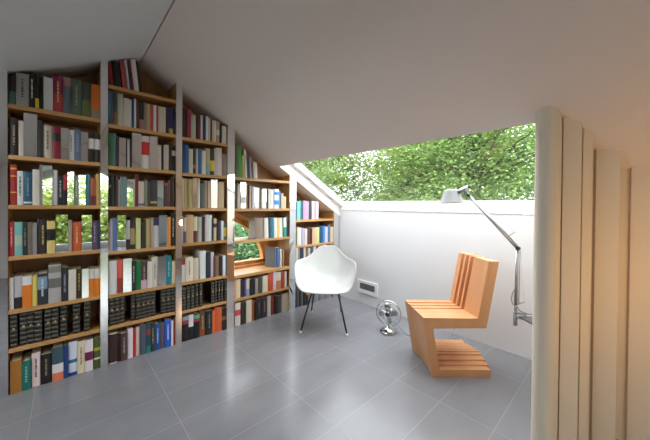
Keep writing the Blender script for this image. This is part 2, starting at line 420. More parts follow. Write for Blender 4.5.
# ------------------------------------------------------------------ books: (bay, row, shelf height, lean, "y0 y1 height colour details")
ROWS=[
(1,1,1.81,0,"""-2.9338 -2.9024 0.217 1c1c1e b:0:.45:2f5a52
-2.9024 -2.8469 0.215 8e8f8d t:222222
-2.8469 -2.819 0.219 171717 t:c8c8c0
-2.819 -2.8005 0.218 1a1a18 b:.02:.3:c8b428
-2.8005 -2.7803 0.214 161412
-2.7803 -2.736 0.216 m
-2.736 -2.6871 0.249 7d1d3d b:.0:.5:a83c3a t:d8b080
-2.6872 -2.6461 0.248 55606a b:.75:1:9a6a6a
-2.6462 -2.5923 0.246 4a5a4c t:9aa08a
-2.5923 -2.5399 0.241 3f4845 b:0:.5:5a6a3a
-2.5399 -2.482 0.24 c8681c b:0:.25:8a7a68"""),
(1,2,1.495,0,"""-2.9304 -2.8936 0.237 1d1516 t:9a8a80
-2.8936 -2.8707 0.223 c9bdb0
-2.8706 -2.8094 0.274 m
-2.8094 -2.7836 0.241 2c2b28
-2.7836 -2.7408 0.218 c4bba8 t:4a4438
-2.7408 -2.6982 0.215 7c1228 b:.55:.8:15100c
-2.6982 -2.6591 0.213 m
-2.6591 -2.6318 0.208 c9c8c8 t:8a8a98
-2.6318 -2.5958 0.22 5b6a7e t:8a97a8
-2.5958 -2.5571 0.205 m
-2.5571 -2.5191 0.208 1d1a18 b:.45:.8:cfcac4
-2.5191 -2.4872 0.207 1d1a18 b:.45:.8:cfcac4"""),
(1,3,1.185,0,"""-2.9297 -2.8994 0.253 9c2019 b:.88:.92:d8a848 b:.7:.73:d8a848 b:.3:.33:d8a848
-2.8995 -2.8725 0.215 c9cccb t:30343a
-2.8725 -2.8325 0.214 1d4a63 t:6a8aa0 b:.05:.1:b8c8d0
-2.8325 -2.7998 0.231 c5bfb6
-2.7998 -2.7396 0.263 m
-2.7396 -2.7154 0.236 d0cfce
-2.7154 -2.6861 0.196 17161a t:a0a0a0
-2.686 -2.6656 0.209 a8282c b:0:.5:1c1412
-2.6656 -2.632 0.229 m
-2.632 -2.6074 0.208 8a958a t:d0d4c8
-2.6074 -2.5707 0.21 m
-2.5707 -2.5451 0.221 3f8589
-2.5451 -2.5155 0.198 a85a3a b:0:.35:6a1f28
-2.5155 -2.4907 0.226 c8a95f"""),
(1,4,0.865,0,"""-2.9355 -2.9106 0.219 a8222f t:d89a90
-2.9106 -2.8757 0.213 6faaa6 b:.3:.6:a0b09a
-2.8757 -2.8538 0.215 1f2a2a t:7a8880
-2.8538 -2.8315 0.211 6a6152
-2.8315 -2.8117 0.207 m
-2.8117 -2.7988 0.233 3a3a44
-2.7988 -2.7711 0.226 2a2420 t:c8a860
-2.7667 -2.7248 0.215 d0b873 b:.4:.75:15120f
-2.7232 -2.6626 0.256 m
-2.6626 -2.6418 0.215 97907f
-2.6418 -2.5926 0.202 c2592c t:e0b088
-2.5926 -2.5365 0.251 m
-2.5347 -2.5084 0.207 5a4a66 t:a898b0
-2.5084 -2.4907 0.207 32405e"""),
(1,5,0.53,0,"""-2.9349 -2.9139 0.2 cfc8c4
-2.9139 -2.8777 0.203 b5b2b4 b:0:.35:2a2226
-2.8777 -2.8348 0.198 cfcdca b:0:.72:d8761c
-2.8348 -2.8107 0.195 d8c25e
-2.8107 -2.7627 0.205 2b3038 b:.5:.9:7a94a8 t:c8d0d0
-2.7596 -2.6974 0.254 a7a4a2 b:.4:.65:6a6664 b:.8:.97:7a7a74
-2.6974 -2.6612 0.229 22242a t:8a8e98
-2.6612 -2.6208 0.209 cfc9bb
-2.6208 -2.591 0.209 3a3022 t:c0a050
-2.591 -2.5537 0.206 m
-2.5537 -2.5242 0.197 cfcac2 b:0:.65:d8761c
-2.5242 -2.487 0.196 cfcac2 b:0:.65:d8761c"""),
(1,6,0.288,0,"""-2.9314 -2.8983 0.209 v
-2.8902 -2.856 0.215 v
-2.856 -2.8238 0.215 v
-2.8238 -2.7879 0.209 v
-2.7777 -2.7435 0.206 v
-2.7435 -2.71 0.208 v
-2.7038 -2.6677 0.211 v
-2.6388 -2.6011 0.209 v
-2.581 -2.5468 0.211 v"""),
(1,7,0,0,"""-2.9302 -2.8801 0.206 a06a2c
-2.8801 -2.8409 0.189 1f6a60 t:8ac0b0
-2.838 -2.7975 0.22 e0c9c6 t:6a5a60
-2.7975 -2.7436 0.196 1b1a1c t:8a7a58
-2.742 -2.6858 0.227 3d5560 b:.24:.5:d8d4d8 b:0:.24:d87858
-2.6858 -2.6617 0.224 1f3d72
-2.6617 -2.6157 0.235 cdd3e2 b:0:.1:1f3d82 b:.38:.48:2a6a98
-2.6157 -2.5749 0.226 d8cbae t:8a7a50
-2.5749 -2.5295 0.223 dcd3d4 b:.35:.62:6a1f48
-2.526 -2.4808 0.225 4a5a28 b:.3:.36:d0d0c0 b:.58:.68:b0a838"""),
(2,1,2.074,6,"""-2.4313 -2.4099 0.2 8e2418
-2.4099 -2.3912 0.203 1a1414
-2.3912 -2.3628 0.211 1a1014
-2.3548 -2.3274 0.239 b04848
-2.3258 -2.311 0.242 b9b5b5
-2.311 -2.2961 0.242 2a3450
-2.2961 -2.2828 0.247 7a3a48
-2.2828 -2.2507 0.26 cfc9c4
-2.2506 -2.2317 0.239 1a1816"""),
(2,2,1.785,0,"""-2.4419 -2.4282 0.244 2f6a86
-2.4282 -2.4128 0.248 5a5a80
-2.4128 -2.3879 0.246 35473e b:0:.4:7a5a38
-2.3879 -2.353 0.242 b5aea0
-2.353 -2.314 0.218 bdb7ae
-2.314 -2.2991 0.215 d0d0d0
-2.2991 -2.2841 0.219 263a6c
-2.2841 -2.2707 0.228 c8c8c8
-2.2706 -2.2502 0.212 5a3a30
-2.2502 -2.2191 0.219 2a2222 b:0:.35:8a6a64
-2.2191 -2.2051 0.219 7a7672
-2.2051 -2.1767 0.211 a88e66
-2.1767 -2.1551 0.21 b04a40
-2.1551 -2.1332 0.211 c8ccd4
-2.1332 -2.1202 0.215 a8302c
-2.1202 -2.0922 0.209 c0b9a8
-2.0922 -2.0637 0.214 c5bfb0
-2.0637 -2.0406 0.217 33283c
-2.0406 -2.0093 0.224 2a2a66 b:0:.2:c8a038
-2.0092 -1.9853 0.192 2c2a30"""),
(2,3,1.478,0,"""-2.4432 -2.4157 0.243 2f6b44
-2.4157 -2.3955 0.244 51727a
-2.3955 -2.3798 0.219 3a2a2c
-2.3798 -2.3366 0.219 m
-2.3366 -2.3268 0.228 2a2422
-2.3268 -2.312 0.214 cfcbc8
-2.312 -2.2988 0.213 1a1816
-2.2988 -2.2361 0.269 m
-2.2361 -2.1816 0.259 cfcbc6 b:.42:.82:c02a26
-2.1816 -2.1253 0.264 m
-2.1252 -2.0935 0.203 cdc8c0
-2.0934 -2.0821 0.201 1a1816
-2.0821 -2.0438 0.21 m
-2.0438 -2.0184 0.211 1a1a1c
-2.0184 -1.9886 0.213 1a1816 b:.6:.8:b8b4b0"""),
(2,4,1.177,0,"""-2.4416 -2.4248 0.228 1c1c18 b:.62:.7:b8a030
-2.4248 -2.4078 0.232 24261f
-2.4078 -2.3969 0.235 36382a
-2.3969 -2.3843 0.226 4a2430
-2.3843 -2.3716 0.203 cfcbc8
-2.3717 -2.3298 0.225 6b8583
-2.3298 -2.2901 0.208 m
-2.2901 -2.2766 0.214 c8bca8
-2.2767 -2.2546 0.251 6a2c2e
-2.2545 -2.2147 0.199 cbb9b0 b:.04:.12:4a6a90
-2.2147 -2.1953 0.215 7a8070
-2.1953 -2.1739 0.201 4a4a38
-2.1739 -2.1265 0.215 33343f b:.12:.2:c0a030
-2.1265 -2.0815 0.211 m
-2.0815 -2.0469 0.197 3c3a3a b:.9:1:8a4a4a
-2.047 -2.0314 0.22 7a3a30
-2.0315 -2.0019 0.244 1a1818"""),
(2,5,0.845,0,"""-2.4505 -2.4353 0.215 a89878
-2.4354 -2.4169 0.239 a09cac
-2.4169 -2.3904 0.245 5a6fa6
-2.3904 -2.336 0.266 m
-2.336 -2.3081 0.226 c0c2c4 b:0:.35:2a2a30
-2.3081 -2.2763 0.25 2a221c b:.15:.65:a08a58
-2.2729 -2.2404 0.239 c5c98e
-2.2403 -2.2036 0.213 24281f
-2.2037 -2.1733 0.232 b39c66
-2.1734 -2.1516 0.242 a09080
-2.1516 -2.1147 0.236 d4d2d4 b:.75:1:2a3060
-2.1148 -2.0521 0.261 m
-2.0521 -2.0268 0.244 d8862c
-2.0268 -1.9892 0.276 1c1816 t:b0a8a0"""),
(2,6,0.522,0,"""-2.4428 -2.3902 0.25 cfcdd0
-2.3902 -2.3535 0.252 d05a48 b:0:.45:8a3a24
-2.3536 -2.2994 0.256 m
-2.2994 -2.2725 0.231 1c1c1c t:b0b0a8
-2.2725 -2.2365 0.227 0f6b3c
-2.2364 -2.1943 0.217 4a3a36 b:0:.32:c8a8b0 t:a89088
-2.1943 -2.1619 0.212 d0ccc4
-2.162 -2.1216 0.244 cfc9b8 t:6a6a6a
-2.1216 -2.061 0.243 m
-2.061 -2.0161 0.24 16808e t:8ac8d0
-2.016 -1.9821 0.194 d4c8a8"""),
(2,7,0.286,0,"""-2.4381 -2.4057 0.207 v
-2.4057 -2.3742 0.207 v
-2.3742 -2.3436 0.207 v
-2.3025 -2.2705 0.202 v
-2.2705 -2.2378 0.202 v
-2.2378 -2.2045 0.203 v
-2.2045 -2.1723 0.202 v
-2.1724 -2.1358 0.2 v
-2.0986 -2.0604 0.206 v
-2.0604 -2.0253 0.203 v
-2.0254 -1.9875 0.201 v"""),
(2,8,0,0,"""-2.4399 -2.3891 0.227 d4ccc4 b:.03:.97:3a2420
-2.3891 -2.3689 0.216 2a1e1a
-2.3689 -2.3244 0.211 4a3432 t:a89a98
-2.3244 -2.2893 0.231 d5ccd4
-2.2893 -2.2696 0.217 b02030
-2.2697 -2.2443 0.227 d0c8b8
-2.2443 -2.2018 0.233 4e5260
-2.2018 -2.1715 0.24 1f4a56 b:0:.25:1f7a80 b:.6:.8:8a3a3a
-2.1715 -2.1388 0.231 2e3428 t:8a8a70
-2.1388 -2.1034 0.215 1f4a96 t:a0b8d8
-2.1034 -2.0692 0.211 5a5058
-2.0693 -2.022 0.229 2c5ac0 t:b8c8e8
-2.022 -2.0053 0.214 d0d0d4
-2.0053 -1.9777 0.208 a83a34"""),
(3,1,1.775,0,"""-1.938 -1.9135 0.25 3a2c20
-1.9135 -1.8993 0.25 241c18
-1.8993 -1.8671 0.251 8e2e48
-1.8669 -1.8267 0.207 aab0a0
-1.8267 -1.8063 0.214 3a1a18
-1.8063 -1.7875 0.218 7a2a24
-1.7875 -1.7705 0.222 c8c4bc
-1.7705 -1.7397 0.222 24366a
-1.7397 -1.7144 0.224 d0ccc8
-1.7143 -1.6986 0.213 c0b8a8
-1.6985 -1.6826 0.202 6a2434
-1.6826 -1.6443 0.202 c0c0b8
-1.6443 -1.6114 0.2 b0926e b:.35:.6:d0c8b8
-1.6113 -1.5905 0.185 222838
-1.5904 -1.5523 0.165 c8c4b4
-1.5523 -1.533 0.171 8a8a84"""),
(3,2,1.468,0,"""-1.9453 -1.9286 0.225 1a2228
-1.9286 -1.8837 0.245 23508a
-1.8836 -1.8488 0.215 c2b8a6
-1.8488 -1.8231 0.236 2e2c2c b:.2:.35:a05a68
-1.823 -1.8068 0.222 c0b4a0
-1.8068 -1.7754 0.223 2a5c96
-1.7754 -1.7418 0.213 cfc6b6
-1.7419 -1.7008 0.24 a89a7a b:0:.45:6a9a90
-1.7008 -1.6606 0.241 2c2c28 b:.15:.55:d0b028
-1.6606 -1.6482 0.249 c8c0c0
-1.6482 -1.5923 0.258 c6bab4
-1.592 -1.5644 0.21 8e6a66
-1.5643 -1.54 0.209 8a9080"""),
(3,3,1.163,0,"""-1.9461 -1.9217 0.256 c2b48a
-1.9216 -1.8875 0.257 b0a070
-1.8875 -1.8527 0.255 a89a68
-1.8528 -1.7927 0.267 m
-1.7926 -1.7475 0.223 4e5c5a
-1.7476 -1.7221 0.247 b09a84
-1.7221 -1.6944 0.248 c0a890
-1.6945 -1.6345 0.264 m
-1.6344 -1.5669 0.246 bda884"""),
(3,4,0.86,0,"""-1.947 -1.9278 0.233 cfcbc4
-1.9278 -1.9039 0.225 c8a8a0 b:0:.45:4a5470
-1.904 -1.8444 0.244 b89a72
-1.8443 -1.8098 0.227 cfc4a8 b:0:.45:5a2a28
-1.8098 -1.7955 0.226 8a8a84
-1.7955 -1.7665 0.223 c0c4b4
-1.7665 -1.7453 0.221 3a3040
-1.7454 -1.719 0.241 c0b8b4
-1.719 -1.6804 0.241 d4dcdc
-1.6803 -1.6667 0.21 2a2422
-1.6666 -1.6356 0.205 c8b890 b:.6:.78:3a3428
-1.6356 -1.5987 0.187 222838
-1.5987 -1.5738 0.183 d0d0d4
-1.5737 -1.5394 0.167 3a5a58 b:.2:.7:c0a838"""),
(3,5,0.523,0,"""-1.9426 -1.9088 0.198 cfd2d6 b:.75:1:9a3a34
-1.9089 -1.8457 0.209 d3c8b6 t:4a4a4a
-1.8457 -1.7952 0.194 c4b8a4
-1.7872 -1.7333 0.251 d5dcdc
-1.7333 -1.6919 0.237 1f2c3a
-1.6919 -1.6602 0.229 cac4d0
-1.66 -1.6422 0.186 6a4a38
-1.6422 -1.6134 0.188 8a6a5a
-1.6134 -1.5804 0.184 2a2026
-1.5804 -1.5544 0.19 d4d8d8
-1.5543 -1.5298 0.178 4a6a80"""),
(3,6,0.276,0,"""-1.9379 -1.9036 0.195 v
-1.9006 -1.8702 0.2 v
-1.8656 -1.8361 0.202 v
-1.8283 -1.8014 0.208 v
-1.7918 -1.766 0.211 v
-1.6864 -1.6574 0.202 v
-1.6505 -1.628 0.205 v
-1.621 -1.6016 0.205 v
-1.5945 -1.5713 0.203 v
-1.5605 -1.5332 0.202 v"""),
(3,7,0,0,"""-1.933 -1.8796 0.227 16161c b:.8:.96:8a949c b:.66:.78:a82a3c
-1.8796 -1.8376 0.229 1a1a1e b:.5:.97:d0d0d4
-1.8376 -1.787 0.217 16161c b:.8:.96:6a9a80 b:.68:.78:a82a3c
-1.7871 -1.7331 0.223 6a4a34 b:0:.4:8a4a20 t:b09a80
-1.7332 -1.6756 0.219 1f2624 t:7a8480
-1.6756 -1.6533 0.209 d0662e
-1.6534 -1.5849 0.224 c85a2c
-1.5849 -1.5205 0.209 2a2622 b:.45:.62:7a5a44"""),
(4,1,1.466,3,"""-1.4742 -1.4555 0.338 c8c0b8
-1.4554 -1.4248 0.308 4a5448
-1.4247 -1.3815 0.302 3f8a36
-1.3811 -1.3542 0.222 b0a058
-1.3545 -1.3323 0.283 c8c4c0
-1.332 -1.3045 0.229 3a4450
-1.3044 -1.2791 0.22 8a8494
-1.2762 -1.2583 0.165 5a4a40
-1.2557 -1.2115 0.169 d0ccc0"""),
(4,2,1.158,0,"""-1.4746 -1.4553 0.231 4a525c
-1.4553 -1.4315 0.227 2a2624
-1.4316 -1.403 0.244 cfc4b0
-1.4031 -1.3471 0.262 m
-1.3471 -1.3196 0.249 b09a78
-1.3196 -1.3057 0.239 4a3020
-1.3057 -1.2777 0.23 c0b090
-1.2777 -1.2493 0.224 c8c4cc
-1.2492 -1.2035 0.212 m
-1.2035 -1.1766 0.213 6a7a98
-1.1766 -1.1593 0.203 b0986a
-1.1593 -1.1142 0.205 m
-1.1142 -1.0862 0.212 232c40
-1.0862 -1.0604 0.213 cfc4ac
-1.0603 -1.0131 0.204 d8d8dc
-1.0131 -0.954 0.212 d4d8dc b:.2:.42:3a80c8 b:.7:.85:3a80c8
-0.9539 -0.9237 0.19 4a8ac8
-0.9235 -0.893 0.168 c8ac88
-0.8927 -0.8561 0.134 c8b090"""),
(4,3,0.84,2,"""-1.2258 -1.1273 0.22 8a7a6c
-1.1273 -1.0789 0.218 d0ccc8
-1.0789 -1.0582 0.222 3a2a38
-1.0582 -1.0109 0.222 1f6a80
-1.0109 -0.9707 0.215 d4d0cc
-0.9707 -0.938 0.214 d0b050
-0.938 -0.8881 0.213 d0d0cc
-0.8882 -0.8486 0.217 2a8a7a b:.5:1:d0d8d0
-0.8487 -0.7968 0.228 2a2228"""),
(4,5,0.27,0,"""-1.4658 -1.4442 0.201 c88a7a
-1.4442 -1.3958 0.189 cfc09a
-1.3958 -1.3509 0.176 22242e
-1.3509 -1.3303 0.17 6a4a88
-1.3304 -1.2933 0.176 cfc8b0 b:0:.4:7a9ac0
-1.2933 -1.2674 0.165 1c1a1c
-1.2674 -1.2317 0.165 1c1a1e
-1.2317 -1.1977 0.159 9a948a
-1.1978 -1.1483 0.163 4a4a44
-1.1485 -1.0851 0.176 d0c8b0
-1.0852 -1.02 0.193 c0502c
-1.0201 -0.9827 0.202 cac0d4
-0.9826 -0.9198 0.189 d4c8b4 b:0:.5:c87a50
-0.9198 -0.8694 0.186 a0482c
-0.8694 -0.8381 0.179 d4d0c8"""),
(4,6,0,0,"""-1.4547 -1.3975 0.227 d0c8bc b:.45:.7:c04a58
-1.3975 -1.3707 0.217 3a2420
-1.3708 -1.3362 0.215 2a3024
-1.3363 -1.2731 0.227 d0c8b4
-1.2731 -1.2368 0.204 a05a2c
-1.2368 -1.2158 0.198 1a1414
-1.216 -1.1572 0.213 33282c t:8a7a80
-1.1573 -1.0885 0.213 3a3038 t:a098a0
-1.0886 -1.0406 0.216 cfc6b4
-1.0406 -0.9944 0.206 7a2a1c
-0.9944 -0.9591 0.197 1c1816
-0.9591 -0.9022 0.188 4a4646
-0.9023 -0.8157 0.198 b8a890
-0.8157 -0.792 0.186 d4c8a8"""),
(5,1,1.025,0,"""-0.7042 -0.6542 0.218 7ac4d2
-0.6543 -0.6104 0.223 1f6a6a
-0.6104 -0.562 0.224 d890b8
-0.562 -0.5189 0.22 a8a0b0
-0.5189 -0.4788 0.221 3a383e
-0.4788 -0.4368 0.221 d8c8d0
-0.4368 -0.4097 0.222 d88aa0
-0.4097 -0.3626 0.218 d4d0d0"""),
(5,2,0.724,0,"""-0.6994 -0.6675 0.214 c0ccb0
-0.6675 -0.627 0.207 d4d0c8
-0.627 -0.5858 0.199 a8a4b8
-0.5858 -0.5439 0.192 d0c0bc
-0.5439 -0.5085 0.19 5a3a34
-0.5085 -0.4653 0.188 22201f
-0.4654 -0.4066 0.196 d8a080
-0.4066 -0.3465 0.199 c0c890
-0.3467 -0.2928 0.213 1a4a6a
-0.2928 -0.2537 0.211 3a80c0
-0.2536 -0.2058 0.198 ccc6d4
-0.2061 -0.1656 0.219 4a6a90
-0.1654 -0.0993 0.193 c8b898"""),
(5,3,0.44,0,"""-0.715 -0.69 0.265 cfc8b4
-0.69 -0.655 0.27 8a8a80
-0.655 -0.6 0.27 2a3448
-0.6 -0.565 0.262 cfc4b0
-0.565 -0.53 0.25 7a5a48
-0.53 -0.49 0.24 b8b0a8
-0.49 -0.45 0.255 3a5a6a
-0.45 -0.4 0.25 c8c0b0
-0.4 -0.36 0.24 6a2a2a
-0.36 -0.31 0.25 c0b088"""),
(5,4,0,0,"""-0.718 -0.685 0.3 3a3a3e
-0.685 -0.655 0.29 5a5a60
-0.655 -0.625 0.3 2a2a2e
-0.625 -0.595 0.27 6a6460
-0.595 -0.56 0.29 33343a
-0.56 -0.52 0.24 33302e b:.5:.8:d8862c
-0.52 -0.47 0.22 8a8a8c
-0.47 -0.42 0.21 77787c
-0.42 -0.36 0.22 8c8d90
-0.36 -0.31 0.21 6c6d72
-0.31 -0.25 0.22 88898c
-0.25 -0.19 0.21 7a7b80
-0.19 -0.13 0.22 909194"""),
]
BAYN = {1: 'leftmost bookcase bay', 2: 'second bookcase bay', 3: 'third bookcase bay', 4: 'round-window bookcase bay', 5: 'bookcase bay behind white armchair'}
ORD = ['first','second','third','fourth','fifth','sixth','seventh','eighth','ninth','tenth','eleventh','twelfth','thirteenth','fourteenth','fifteenth','sixteenth','seventeenth','eighteenth','nineteenth','twentieth']
def shelfname(bay, row):
    last = {1: 7, 2: 8, 3: 7, 4: 6, 5: 4}[bay]
    if row == 1: return 'top row'
    if row == last: return 'floor row'
    return ORD[row-1]+' row down'
def colname(h):
    import colorsys
    r, g, b = [int(h[i:i+2], 16)/255 for i in (0, 2, 4)]
    H, L, S = colorsys.rgb_to_hls(r, g, b); H *= 360
    if L < .17: return 'black' if S < .35 or L < .12 else ('dark brown' if H < 60 or H > 330 else 'dark blue')
    if S < .16: return 'white' if L > .76 else ('pale grey' if L > .58 else ('grey' if L > .35 else 'dark grey'))
    if L > .76: return 'cream' if 20 < H < 75 else ('white' if S < .35 else 'pale')
    p = 'dark ' if L < .3 else ('pale ' if L > .68 else '')
    if H < 14 or H >= 345: n = 'red' if S > .35 else 'brown'
    elif H < 45:
        if L > .58: return 'beige' if S < .6 else 'orange'
        n = 'orange' if S > .6 and L > .4 else 'brown'
    elif H < 66: return 'tan' if L > .5 and S < .5 else ('yellow' if L > .42 else 'olive')
    elif H < 165: n = 'green'
    elif H < 200: n = 'teal'
    elif H < 255: n = 'blue'
    elif H < 310: n = 'purple'
    else: n = 'pink' if L > .5 else 'crimson'
    return p+n

def make_book(y0, y1, h, kind, extra, z, lean, bay, row, idx):
    w = (y1-y0)-.0012; cy = (y0+y1)/2
    rng = random.Random(bay*1000+row*50+idx)
    d = rng.uniform(.15, .20) if kind != 'v' else .17
    back = rng.uniform(.004, .02) if kind != 'm' else .006
    where = '%s from left, %s, %s' % (ORD[idx], shelfname(bay, row), BAYN[bay])
    ln = math.radians(lean)
    h = min(h, ceil_z(cy+.02)-z-.014, ceil_z(cy-.02)-z-.014)
    group = 'books on the %s of the %s' % (shelfname(bay, row), BAYN[bay])
    if kind == 'v':
        o = thing('bound_volume', 'black bound volume with gilt spine, '+where, 'book', group='black bound volumes on the %s of the %s' % (shelfname(bay, row), BAYN[bay]))
        cm = M_VOL
    elif kind == 'm':
        o = thing('mirror_faced_book', 'mirror-faced book reflecting the room, '+where, 'book', group=group); cm = M_MIRROR
    else:
        note = ''
        b = [e for e in extra if e.startswith('b:')]
        if b: note = ' with %s band' % colname(b[0].split(':')[3])
        if len((colname(kind)+note+where).split()) > 12: note = ''
        o = thing('book', '%s book%s, %s' % (colname(kind), note, where), 'book', group=group); cm = cover(kind)
    o.location = (-back, cy, z)
    if lean: o.rotation_euler = (ln, 0, 0)
    hw = w/2; t = .0025
    m = MB()
    if kind == 'm':
        m.box(-d, 0, -hw, hw, 0, h); m.build('cover', cm, o); return o
    bulge = min(.005, w*.1)
    n = 4
    out = [(-bulge*(2*i/n-1)**2, -hw+w*i/n) for i in range(n+1)]
    outline = [(-d, -hw)] + out + [(-d, hw), (-d, hw-t), (-.006, hw-t), (-.006, -hw+t), (-d, -hw+t)]
    # spine strip and two boards
    N = len(outline)
    P = [(x, y, 0) for x, y in outline] + [(x, y, h) for x, y in outline]
    sides = [(i, (i+1) % N, N+(i+1) % N, N+i) for i in range(N)]
    m.poly(P, sides)
    # caps as three quads + spine fan
    def cap(off):
        L0, L1, R0, R1 = 0, N-1, n+2, n+3
        q = [(L0, 1, N-2, L1), (n+1, R0, R1, N-3), tuple([1]+list(range(2, n+2))+[N-3, N-2])]
        return [tuple(off+i for i in f) for f in q]
    m.poly(P, cap(0)+cap(N))
    m.build('cover', cm, o)
    pi_ = .003 if h > .1 else .001
    MB().box(-d+.004, -.0055, -hw+t+.0002, hw-t-.0002, pi_, h-pi_).build('page_block', M_PAPER, o)
    def strip(f0, f1, col_mat, name, lift=.0009):
        s = MB(); z0, z1 = h*f0, h*f1
        pts = [(x+lift, y*1.0, z0) for x, y in out] + [(x+lift, y, z1) for x, y in out] + [(x-.001, y, z0) for x, y in out] + [(x-.001, y, z1) for x, y in out]
        k = n+1
        fs = [(i, i+1, k+i+1, k+i) for i in range(n)] + [(2*k+i, 3*k+i, 3*k+i+1, 2*k+i+1) for i in range(n)]
        fs += [(i, 2*k+i, 2*k+i+1, i+1) for i in range(n)] + [(k+i, k+i+1, 3*k+i+1, 3*k+i) for i in range(n)]
        fs += [(0, k, 3*k, 2*k), (n, 2*k+n, 3*k+n, k+n)]
        s.poly(pts, fs); return s.build(name, col_mat, o)
    if kind == 'v':
        s = MB()
        for f in (.06, .2, .34, .48, .62, .76, .9):
            pts = []
            for q, (zz, l) in enumerate(((h*f, -.001), (h*f+.004, .0022), (h*f+.010, .0022), (h*f+.014, -.001))):
                pts += [(x+l, y*.96, zz) for x, y in out]
            k = n+1
            s.poly(pts, [(a*k+i, a*k+i+1, (a+1)*k+i+1, (a+1)*k+i) for a in range(3) for i in range(n)])
        s.build('spine_rib', M_VOLRIB, o, recalc=False)
        e = MB(); e.lathe([(.0001, .0), (.007, .0), (.007, .0015), (.0001, .0015)], 10, Matrix.Translation((-.0005, 0, h*.55)) @ Matrix.Rotation(PI/2, 4, 'Y') @ Matrix.Diagonal((1.4, 1, 1, 1)), cap=False)
        e.build('gilt_emblem', M_GOLD, o)
        return o
    for e in extra:
        if e.startswith('b:'):
            _, f0, f1, c_ = e.split(':'); strip(float(f0), float(f1), cover(c_), 'colour_band')
    ttl = [e for e in extra if e.startswith('t:')]
    if ttl and w > .016:
        s = MB(); tm = cover(ttl[0][2:])
        zc = h*.28; gw = min(.009, w*.28)
        while zc < h*.82:
            gl = rng.uniform(.004, .008)
            s.box(-.0004, .0012, -gw/2, gw/2, zc, zc+gl); zc += gl + (rng.choice((.002, .002, .007)))
        s.build('spine_lettering', tm, o)
    return o
for bay, row, z, lean, txt in ROWS:
    for idx, ln in enumerate(txt.split('\n')):
        p = ln.split()
        make_book(float(p[0]), float(p[1]), float(p[2]), p[3], p[4:], z, lean, bay, row, idx)

# books leaning on the wooden window board
def leaning(name_label, y, x, w, h, d, colr, rz, tilt):
    o = thing('book', name_label, 'book', (x, y, .503), group='books on the window board')
    o.rotation_euler = (tilt, 0, rz)
    MB().box(-d, 0, -w/2, w/2, 0, h).build('cover', cover(colr), o, bevel=.001)
    MB().box(-d-.0006, -.004, -w/2+.003, w/2-.003, .003, h+.0006).build('page_block', M_PAPER, o)
leaning('grey-blue book showing its cover, leftmost on the round-window board', -.965, -.045, .020, .225, .135, '70767e', math.radians(24), math.radians(1))
leaning('bright blue book beside the grey-blue one on the round-window board', -.938, -.040, .020, .22, .13, '4a7ab8', math.radians(20), math.radians(1))
leaning('slim white book standing second from right on the round-window board', -.905, -.030, .016, .20, .13, 'd4d4d4', math.radians(9), math.radians(1))
leaning('slim tan book standing rightmost on the round-window board', -.877, -.028, .016, .185, .13, 'a8824a', math.radians(4), math.radians(0))

# ------------------------------------------------------------------ white shell armchair
def armchair():
    fy = (.68, -.733)
    rz = math.atan2(-fy[0], fy[1])
    o = thing('shell_armchair', 'white moulded shell armchair on black metal legs before the bookcase', 'armchair', (.52, -.731, 0), rz)
    S = [((.272,.398), (.215,.25,.416)), ((.264,.400), (.256,.222,.446)), ((.21,.396), (.288,.185,.54)), ((.12,.386), (.300,.14,.632)), ((.0,.378), (.298,.05,.658)),
         ((-.10,.39), (.282,-.055,.653)), ((-.165,.425), (.248,-.135,.650)), ((-.205,.485), (.208,-.185,.660)), ((-.232,.56), (.170,-.22,.687)), ((-.255,.635), (.134,-.247,.724)), ((-.272,.705), (.096,-.266,.754)), ((-.279,.745), (.062,-.277,.769)), ((-.283,.768), (.028,-.282,.777))]
    nu, nv = len(S), 17
    m = MB(); P = []
    for (cy, cz), (rx, ry, rzz) in S:
        cz -= .018; rzz -= .018
        for j in range(nv):
            v = -1+2*j/(nv-1); th = abs(v)*PI/2
            x = rx*math.sin(th)*(1 if v > 0 else -1); f = 1-math.cos(th)
            f = f**1.15
            P.append((x, cy+(ry-cy)*f, cz+(rzz-cz)*f))
    fs = [(i*nv+j, i*nv+j+1, (i+1)*nv+j+1, (i+1)*nv+j) for i in range(nu-1) for j in range(nv-1)]
    m.poly(P, fs, True)
    sh = m.build('shell', M_SHELL, o, recalc=True)
    md = sh.modifiers.new('solid', 'SOLIDIFY'); md.thickness = .011; md.offset = 0
    sb = sh.modifiers.new('sub', 'SUBSURF'); sb.levels = 2; sb.render_levels = 2
    FEET = {(1, 1): (.53, -1.062), (-1, 1): (.862, -.782), (1, -1): (.214, -.662), (-1, -1): (.455, -.435)}
    for sx in (-1, 1):
        for sy in (-1, 1):
            top = (sx*.125, sy*.115+.01, .360); fw = FEET[sx, sy]; dx, dy = fw[0]-.52, fw[1]+.731; bot = (dx*math.cos(rz)+dy*math.sin(rz), -dx*math.sin(rz)+dy*math.cos(rz), .012)
            m = MB().tube([top, bot], .0085, 10); lg = m.build('leg', M_BLACK, o)
            MB().lathe([(.011, 0), (.013, .006), (.011, .022), (.008, .024)], 12, Matrix.Translation((bot[0], bot[1], 0))).build('glide', M_GLIDE, lg)
    br = MB()
    br.tube([(-.125, .125, .358), (.125, .125, .358)], .007, 8); br.tube([(-.125, -.105, .358), (.125, -.105, .358)], .007, 8)
    br.tube([(-.125, .125, .358), (-.125, -.105, .358)], .007, 8); br.tube([(.125, .125, .358), (.125, -.105, .358)], .007, 8)
    br.build('base_frame', M_BLACK, o)
    for sx in (-1, 1):
        for sy in (-1, 1):
            MB().lathe([(.018, 0), (.018, .02)], 12, Matrix.Translation((sx*.10, sy*.09+.01, .350))).build('shock_mount', M_DARKALU, o)
armchair()

